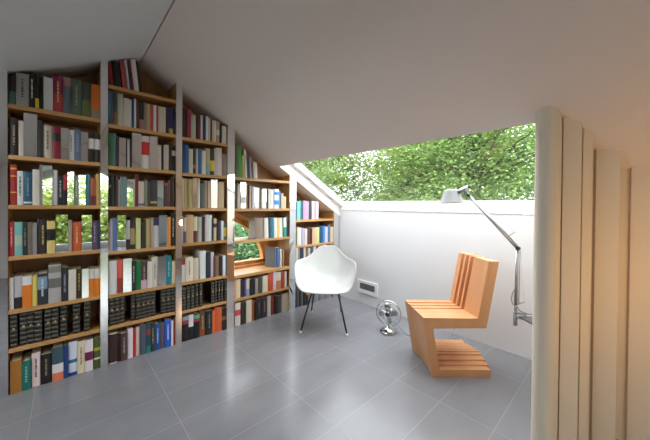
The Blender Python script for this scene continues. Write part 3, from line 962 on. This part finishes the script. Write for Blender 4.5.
# ------------------------------------------------------------------ plywood zigzag chair, built up from lamellae
def zigzag():
    d = Vector((.682, .731, 0)); N0 = Vector((1.681, -.794, 0))
    o = thing('zigzag_chair', 'orange plywood zigzag cantilever chair with stepped lamellae', 'chair', N0, math.atan2(d.y, d.x))
    W = [0, .05, .10, .16, .19, .215, .25, .28, .312, .372]
    fr = [0, .009, .014, .014, .012, .010, .005, -.004, -.012, -.024]
    bo = [(0, -.004), (-.004, -.012), (-.012, -.022), (.008, .008), (-.028, -.028), (.008, .008), (-.032, -.032), (.006, .006), (-.034, -.036)]
    so = [0, .0, .0, -.004, .002, -.004, .002, -.004, .003]
    bl = [.408, .42, .43, .433, .428, .422, .412, .40, .385]
    bt = [.052, .061, .070, .079, .085, .086, .086, .086, .087]
    back, seat, leg, base = MB(), MB(), MB(), MB()
    for i in range(9):
        w0, w1 = W[i], W[i+1]-.0003
        P = {k: [] for k in ('base', 'leg', 'seat', 'back')}
        for w, f, b in ((w0, fr[i], bo[i][0]), (w1, fr[i+1], bo[i][1])):
            ft = -.028*w/.372; st = .415+so[i]; sb = .340+so[i]*.5; k0 = .318+b
            P['base'].append([(f, 0), (bl[i], 0), (bl[i]+.006, bt[i]-.004), (bl[i]+.002, bt[i]), (f+.052, bt[i])])
            P['leg'].append([(f, 0), (f+.052, bt[i]), (ft+.006, sb), (ft-.062, st)])
            P['seat'].append([(ft-.062, st), (ft+.006, sb), (.378, sb+.006), (k0, st)])
            P['back'].append([(k0, st), (.378, sb+.006), (.460+min(0, b), .814), (.390+b, .817)])
        for m, k in ((base, 'base'), (leg, 'leg'), (seat, 'seat'), (back, 'back')):
            A, B = P[k]; n = len(A)
            m.poly([(s_, w0, z) for s_, z in A]+[(s_, w1, z) for s_, z in B],
                   [tuple(range(n)), tuple(range(n, 2*n))[::-1]]+[(j, n+j, n+(j+1) % n, (j+1) % n) for j in range(n)])
    for m, nm, mt in ((base, 'base', M_ZIG), (leg, 'front_panel', M_ZIGV), (seat, 'seat', M_ZIG), (back, 'backrest', M_ZIGV)):
        m.build(nm, mt, o, bevel=.001)
zigzag()

# ------------------------------------------------------------------ chrome table fan on the floor
def fan():
    ax = Vector((.30, -.94, .06)).normalized()
    o = thing('table_fan', 'small chrome wire-caged table fan standing on the tiled floor', 'fan', (1.07, -.435, 0))
    o.scale = (1.0, 1.0, 1.0)
    MB().lathe([(.072, 0), (.076, .006), (.074, .016), (.060, .034), (.036, .050), (.018, .058), (.013, .062)], 28).build('base', M_CHROME, o)
    kn = MB().lathe([(.011, 0), (.011, .012), (.008, .015)], 12, Matrix.Translation((.018, -.056, .038)) @ Matrix.Rotation(math.radians(65), 4, Vector((.95, .3, 0))))
    kn.build('knob', M_BLACK, o)
    MB().tube([(0, 0, .058), (-.002, .004, .085), (-.012, .03, .125)], .0095, 10).build('neck', M_CHROME, o)
    c = Vector((0, 0, .178))
    q = ax.to_track_quat('Z', 'Y').to_matrix().to_4x4()
    M = Matrix.Translation(c) @ q
    MB().lathe([(.012, -.120), (.034, -.112), (.042, -.085), (.042, -.045), (.030, -.030), (.012, -.028)], 20, M).build('motor_housing', M_CHROME, o)
    MB().tube([M @ Vector((0, 0, -.10)), M @ Vector((.02, -.01, -.14)), M @ Vector((.03, -.012, -.155))], .005, 8).build('tilt_knob', M_CHROME, o)
    R = .117
    cg = MB()
    def ring(r, z, th): cg.tube([M @ Vector((r*math.cos(2*PI*k/36), r*math.sin(2*PI*k/36), z)) for k in range(36)], th, 6, closed=True)
    ring(R, .0, .0032); ring(R, -.012, .0028); ring(.085, .026, .0012); ring(.055, .034, .0012); ring(.085, -.036, .0012); ring(.045, -.042, .0014)
    for k in range(28):
        a = 2*PI*k/28; u = Vector((math.cos(a), math.sin(a), 0))
        cg.tube([M @ (u*.018+Vector((0, 0, .036))), M @ (u*.06+Vector((0, 0, .033))), M @ (u*.095+Vector((0, 0, .021))), M @ (u*R)], .00085, 4)
        if k % 2 == 0: cg.tube([M @ (u*.04+Vector((0, 0, -.042))), M @ (u*.09+Vector((0, 0, -.035))), M @ (u*R+Vector((0, 0, -.012)))], .00085, 4)
    cg.build('wire_cage', M_CHROME, o)
    MB().lathe([(.0001, .040), (.016, .039), (.020, .035), (.0001, .033)], 18, M, cap=False).build('badge', M_DARKALU, o)
    for k in range(4):
        b = MB(); P = []
        for i in range(6):
            t = i/5; r = .018+.078*t
            for j in range(5):
                s = -1+2*j/4
                a = PI/2*k + s*(.55*math.sin(PI*(.18+.72*t)))*.8 + .25*t
                P.append(M @ Vector((r*math.cos(a), r*math.sin(a), -.006 + .014*s)))
        b.poly(P, [(i*5+j, i*5+j+1, (i+1)*5+j+1, (i+1)*5+j) for i in range(5) for j in range(4)], True)
        bo = b.build('blade', M_ALU, o, recalc=False)
        sm = bo.modifiers.new('solid', 'SOLIDIFY'); sm.thickness = .0015
    MB().lathe([(.016, -.028), (.018, .006), (.010, .018)], 14, M).build('hub', M_CHROME, o)
    pts = [Vector((.02, .055, .095)), Vector((.075, .05, .075)), Vector((.125, .06, .03)), Vector((.165, .075, .006)), Vector((.24, .11, .005)), Vector((.36, .17, .005)), Vector((.43, .19, .005)), Vector((.46, .25, .004)), Vector((.455, .36, .05)), Vector((.45, .41, .07))]
    sp = []
    for i in range(len(pts)-1):
        p0, p1, p2, p3 = pts[max(0, i-1)], pts[i], pts[i+1], pts[min(len(pts)-1, i+2)]
        for s in range(6):
            t = s/6
            sp.append(.5*((2*p1)+(p2-p0)*t+(2*p0-5*p1+4*p2-p3)*t*t+(3*p1-p0-3*p2+p3)*t**3))
    sp.append(pts[-1])
    MB().tube(sp, .0035, 6).build('power_cord', M_CABLE, o)
fan()

# ------------------------------------------------------------------ jointed arm lamp on a small grey shelf by the pier
def arm_lamp():
    by = -.50
    # grey triangular shelf fixed to the pier
    t = MB().prism([(2.125, by-.02, .478), (2.2885, by-.155, .478), (2.2885, by+.15, .478)], (0, 0, .010))
    so = t.build('corner_shelf', M_GREYTOP, bevel=.002)
    tag(so, 'small pointed grey shelf fixed beside the cream pier, carrying the lamp', 'shelf')
    o = thing('arm_lamp', 'aluminium jointed arm lamp clamped to the small grey shelf', 'lamp', (2.112, by, .40))
    L = Vector((2.112, by, .40))
    def P(x, y, z): return Vector((x, y, z))-L
    J0 = P(2.106, by, .55); J1 = P(2.110, by, .925); J2 = P(1.775, by, 1.312)
    MB().tube([P(2.104, by, .415), P(2.104, by, .50)], .012, 12).build('clamp', M_ALU, o, recalc=True)
    cb = MB(); cb.box(2.10-L.x, 2.165-L.x, -.014, .014, .498-L.z, .506-L.z); cb.box(2.10-L.x, 2.15-L.x, -.014, .014, .466-L.z, .474-L.z); cb.build('clamp_jaw', M_ALU, o)
    MB().tube([P(2.104, by, .50), P(2.106, by, .565)], .008, 10).build('pivot_stem', M_ALU, o)
    # lower arm: twin rods
    m = MB(); m.tube([J0+Vector((0, 0, .0)), J1], .0095, 12); m.tube([J0+Vector((.016, 0, .01)), J1+Vector((.016, 0, -.01))], .003, 8); m.build('lower_arm', M_ALU, o)
    lp = [P(2.10, by, .655), P(2.087, by, .625), P(2.080, by, .585), P(2.088, by, .555), P(2.104, by, .54)]
    MB().tube(lp, .004, 8).build('spring_guide', M_ALU, o)
    MB().tube([P(2.104, by, .55), P(2.135, by, .572), P(2.152, by, .582)], [.004, .004, .006], 8).build('lever', M_ALU, o)
    MB().lathe([(.012, -.016), (.014, 0), (.012, .016)], 14, Matrix.Translation(J1+Vector((.004, 0, 0))) @ Matrix.Rotation(PI/2, 4, 'X')).build('elbow_joint', M_DARKALU, o)
    u = (J2-J1).normalized(); nrm = Vector((-u.z, 0, u.x))*-1
    m = MB(); m.tube([J1, J2], .0095, 12); m.tube([J1+nrm*.013+u*.01, J1+nrm*.013+u*.26], .003, 8); m.build('upper_arm', M_ALU, o)
    a = J1+u*.09
    MB().tube([a, a+nrm*.05+u*.0, a+nrm*.062], [.003, .003, .006], 8).build('lever', M_ALU, o)
    w = MB(); w.tube([a+nrm*.06, J1+u*.36+nrm*.012], .0008, 4); w.tube([P(2.152, by, .582), P(2.140, by, .70), P(2.128, by, .92)], .0008, 4); w.build('tension_wire', M_ALU, o)
    MB().lathe([(.011, -.014), (.011, .014)], 12, Matrix.Translation(J2-u*.045) @ Matrix.Rotation(PI/2, 4, 'X')).build('arm_joint', M_DARKALU, o)
    # head
    hc = P(1.680, by, 1.225)
    h0 = P(1.725, by, 1.302); h1 = P(1.80, by, 1.338)
    MB().tube([h0, h0.lerp(h1, .35), h1], [.012, .021, .019], 14).build('head_joint', M_ALU, o)
    MB().tube([h1, h1+Vector((.016, 0, .006))], .011, 12).build('head_knob', M_DARKALU, o)
    MB().tube([J2, h0.lerp(h1, .6)], .011, 10).build('head_stem', M_ALU, o)
    MB().lathe([(.009, -.022), (.009, .022)], 12, Matrix.Translation(h0) @ Matrix.Rotation(PI/2, 4, 'X')).build('head_pivot', M_DARKALU, o)
    Mh = Matrix.Translation(hc) @ Matrix.Rotation(math.radians(-3), 4, 'Y')
    MB().lathe([(.0001, .104), (.034, .103), (.050, .096), (.056, .084), (.084, .0), (.085, -.001), (.082, .0), (.054, .080), (.030, .098), (.0001, .099)], 36, Mh, cap=False).build('lamp_shade', M_SHADE, o)
    MB().lathe([(.0001, .0), (.024, .008), (.032, .03), (.026, .055), (.014, .075), (.014, .095)], 18, Mh @ Matrix.Translation((0, 0, .006)), cap=False).build('light_bulb', M_FRAME, o)
    MB().tube([hc+Vector((.02, .03, 0)), hc+Vector((.02, .03, -.05))], .0012, 6).build('pull_cord', M_ALU, o)
    cd = [P(2.104, by, .55), P(2.13, by+.004, .515), P(2.17, by+.004, .508), P(2.22, by+.004, .517), P(2.285, by+.004, .52)]
    MB().tube(cd, .0035, 8).build('power_cord', M_CABLE, o)
arm_lamp()

# ------------------------------------------------------------------ air vent on the knee wall
def vent():
    o = thing('air_vent', 'white rectangular air vent with dark grille low on knee wall', 'vent', (.477, -.0005, .131))
    f = MB(); x0, x1, z0, z1 = -.152, .152, 0, .152; a, b, c_, d_ = -.115, .115, .042, .118
    y0, y1 = -.014, 0
    f.box(x0, a, y0, y1, z0, z1); f.box(b, x1, y0, y1, z0, z1); f.box(a, b, y0, y1, z0, c_); f.box(a, b, y0, y1, d_, z1)
    f.build('frame', M_FRAME, o)
    g = MB(); g.box(a, b, -.003, -.0005, c_, d_)
    for i in range(6):
        zc = c_+.006+i*.0125; g.box(a, b, -.010, -.003, zc, zc+.003)
    for i in range(9):
        xc = a+.02+i*.024; g.box(xc, xc+.003, -.009, -.003, c_, d_)
    g.build('grille', M_VENT, o)
vent()

# ------------------------------------------------------------------ garden outside
struct('ground', MB().box(-40, 40, -40, 40, -3.2, -3.0), M_GRASS)
def tree(name, label, base, trunk_h, crown, ncl, per, leaf, mat, seed, group=None, trunk_r=.14, spread=.55, flat=.16):
    """trunk + limbs + leaf sprays; crown = (cx, cy, cz, rx, ry, rz)"""
    rng = random.Random(seed)
    o = thing(name, label, 'tree', base, group=group)
    B = Vector(base); C_ = Vector(crown[:3]); Rr = Vector(crown[3:])
    tr = MB()
    top = C_ + Vector((rng.uniform(-.3, .3), rng.uniform(-.3, .3), Rr.z*.5))
    tp = []
    for i in range(9):
        t = i/8; p = B.lerp(Vector((top.x, top.y, top.z)), t)
        tp.append(p + Vector((math.sin(t*5+seed)*.12, math.cos(t*4+seed)*.12, 0))*min(1, t*3))
    tr.tube([p-B for p in tp], [trunk_r*(1-.75*i/8) for i in range(9)], 9)
    lf = MB(); V, F = lf.v, lf.f
    for c_ in range(ncl):
        while True:
            q = Vector((rng.uniform(-1, 1), rng.uniform(-1, 1), rng.uniform(-1, 1)))
            if q.length < 1: break
        ctr = C_ + Vector((q.x*Rr.x, q.y*Rr.y, q.z*Rr.z))
        if c_ % 4 == 0:
            s = tp[min(8, max(2, int(2+6*(ctr.z-B.z)/(top.z-B.z)*.85)))]
            mid = s.lerp(ctr, .55) + Vector((0, 0, .12))
            tr.tube([s-B, mid-B, ctr-B], [.035, .02, .006], 5)
        axis = Vector((ctr.x-tp[5].x, ctr.y-tp[5].y, 0)); axis = axis.normalized() if axis.length > .1 else Vector((1, 0, 0))
        side = Vector((-axis.y, axis.x, 0)); droop = rng.uniform(-.35, .1)
        for _ in range(per):
            g1, g2, g3 = rng.gauss(0, spread), rng.gauss(0, spread*.6), rng.gauss(0, flat)
            p = ctr + axis*g1 + side*g2 + Vector((0, 0, g3 + droop*abs(g1)))
            L = leaf*rng.uniform(.6, 1.25)
            nz = Vector((rng.gauss(0, .45), rng.gauss(0, .45), 1)).normalized()
            a = rng.uniform(0, 2*PI)
            u = (Vector((math.cos(a), math.sin(a), 0)) - nz*(nz.x*math.cos(a)+nz.y*math.sin(a))).normalized()
            w = nz.cross(u); k = len(V); p -= B
            V.append(tuple(p-u*L*.5)); V.append(tuple(p+w*L*.36+nz*L*.08)); V.append(tuple(p+u*L*.55-nz*L*.1)); V.append(tuple(p-w*L*.36+nz*L*.08))
            F.append((k, k+1, k+2)); F.append((k, k+2, k+3)); lf.sm += [False, False]
    tr.build('trunk', M_BARK, o, recalc=False)
    lf.build('foliage', mat, o, recalc=False)
    return o
TG = 'trees outside the sloping roof window'

tree('leafy_tree', 'broad green tree nearest the sloping roof window, left of centre', (.6, 5.2, -3), 5, (-.1, 4.8, 2.2, 2.8, 1.2, 2.4), 200, 150, .085, M_LEAF[0], 3, TG)
tree('leafy_tree', 'deep green tree right behind the arm lamp beyond the roof window', (3.2, 6.5, -3), 5, (3.2, 6.4, 2.3, 2.4, 1.2, 2.3), 105, 150, .10, M_LEAF[1], 11, TG)
tree('leafy_tree', 'yellow-green tree at right edge of the roof window view', (5.8, 6.8, -3), 5, (5.8, 6.9, 2.2, 2.2, 1.3, 2.3), 100, 150, .10, M_LEAF[2], 5, TG)
tree('leafy_tree', 'tall deep green tree far back behind the centre of the roof window', (2.2, 10.8, -3), 6, (2.0, 10.8, 3.0, 6.0, 1.3, 3.2), 180, 130, .17, M_LEAF[1], 8, TG)
tree('leafy_tree', 'green tree beyond the left half of the roof window', (-3.0, 6.4, -3), 5, (-2.6, 6.4, 2.4, 2.6, 1.5, 2.8), 230, 130, .11, M_LEAF[2], 21, TG)
tree('leafy_tree', 'green tree against the left sash of the roof window', (-5.6, 4.4, -3), 5, (-5.6, 4.6, 2.4, 1.7, 2.0, 2.8), 230, 130, .11, M_LEAF[0], 61, TG)
tree('leafy_tree', 'deep green tree farthest back at the roof window left', (-3.6, 10.2, -3), 6, (-3.6, 10.2, 2.6, 3.4, 1.2, 3.2), 170, 130, .17, M_LEAF[1], 77, TG)
tree('garden_tree', 'green garden tree seen through the quarter-round wooden window', (-4.6, .4, -3), 3, (-4.4, .8, .2, 1.6, 2.2, 1.7), 110, 130, .12, M_LEAF[1], 31)
tree('garden_tree', 'green tree outside opposite gable, seen only mirrored in books', (11.5, -3.2, -3), 4, (11.4, -3.0, .2, 1.4, 2.6, 2.0), 170, 110, .16, M_LEAF[2], 41)
tree('garden_tree', 'green tree outside opposite gable, mirrored in bookcase uprights', (12.2, -.2, -3), 4, (12.0, -.2, .4, 1.4, 2.2, 2.1), 130, 110, .16, M_LEAF[0], 51)
# ------------------------------------------------------------------ light and camera
w = bpy.data.worlds.new('overcast'); SC.world = w; w.use_nodes = True
bg = w.node_tree.nodes['Background']; bg.inputs[0].default_value = (.93, .97, 1.0, 1); bg.inputs[1].default_value = 3.2
def area(name, loc, target, sx, sy, power, col=(1, 1, 1), portal=False):
    l = bpy.data.lights.new(name, 'AREA'); l.shape = 'RECTANGLE'; l.size = sx; l.size_y = sy; l.energy = power; l.color = col
    o = bpy.data.objects.new(name, l); COL.objects.link(o); o.location = loc
    o.rotation_euler = (Vector(target)-Vector(loc)).to_track_quat('-Z', 'Y').to_euler()
    if portal: l.cycles.is_portal = True
    return o
def lamp(name, loc, power, col, r=.1):
    l = bpy.data.lights.new(name, 'POINT'); l.energy = power; l.color = col; l.shadow_soft_size = r
    o = bpy.data.objects.new(name, l); COL.objects.link(o); o.location = loc; return o

area('portal_roof', (1.16, -.42, 1.55), (1.16, -.9, .7), 2.3, 1.15, 1, portal=True)
area('portal_gable', (7.12, -2.3, 1.15), (0, -2.3, 1.15), 2.6, 2.2, 1, portal=True)
area('portal_fill_window', (1.2, -3.75, 1.78), (1.2, -3.3, .9), 1.6, 1.15, 1, portal=True)
lamp('warm_lamp', (3.05, -1.05, .85), 3.2, (1, .55, .2), .06)

cam = bpy.data.cameras.new('camera'); co = bpy.data.objects.new('camera', cam); COL.objects.link(co)
f_, cx_, cy_ = 281., 325.33, 207.64
yaw, pitch, roll = (math.radians(v) for v in (47.07, -.5337, .4438))
F_ = Vector((-math.sin(yaw)*math.cos(pitch), math.cos(yaw)*math.cos(pitch), math.sin(pitch)))
r_ = Vector((math.cos(yaw), math.sin(yaw), 0)); u_ = r_.cross(F_)
Rx = r_*math.cos(roll)+u_*math.sin(roll); Uy = u_*math.cos(roll)-r_*math.sin(roll)
co.matrix_world = Matrix(((Rx.x, Uy.x, -F_.x, 2.6), (Rx.y, Uy.y, -F_.y, -2.683), (Rx.z, Uy.z, -F_.z, 1.2), (0, 0, 0, 1)))
cam.sensor_fit = 'HORIZONTAL'; cam.sensor_width = 36; cam.lens = f_/650*36
cam.shift_x = (325-cx_)/650; cam.shift_y = -(220-cy_)/650
cam.clip_start = .02
SC.camera = co
vs = SC.view_settings; vs.view_transform = 'Standard'; vs.look = 'None'; vs.gamma = 1; vs.use_curve_mapping = False
vs.exposure = 1.15
SC.cycles.use_denoising = True
SC.cycles.max_bounces = 10; SC.cycles.diffuse_bounces = 6; SC.cycles.glossy_bounces = 6; SC.cycles.transparent_max_bounces = 12
SC.cycles.sample_clamp_indirect = 8
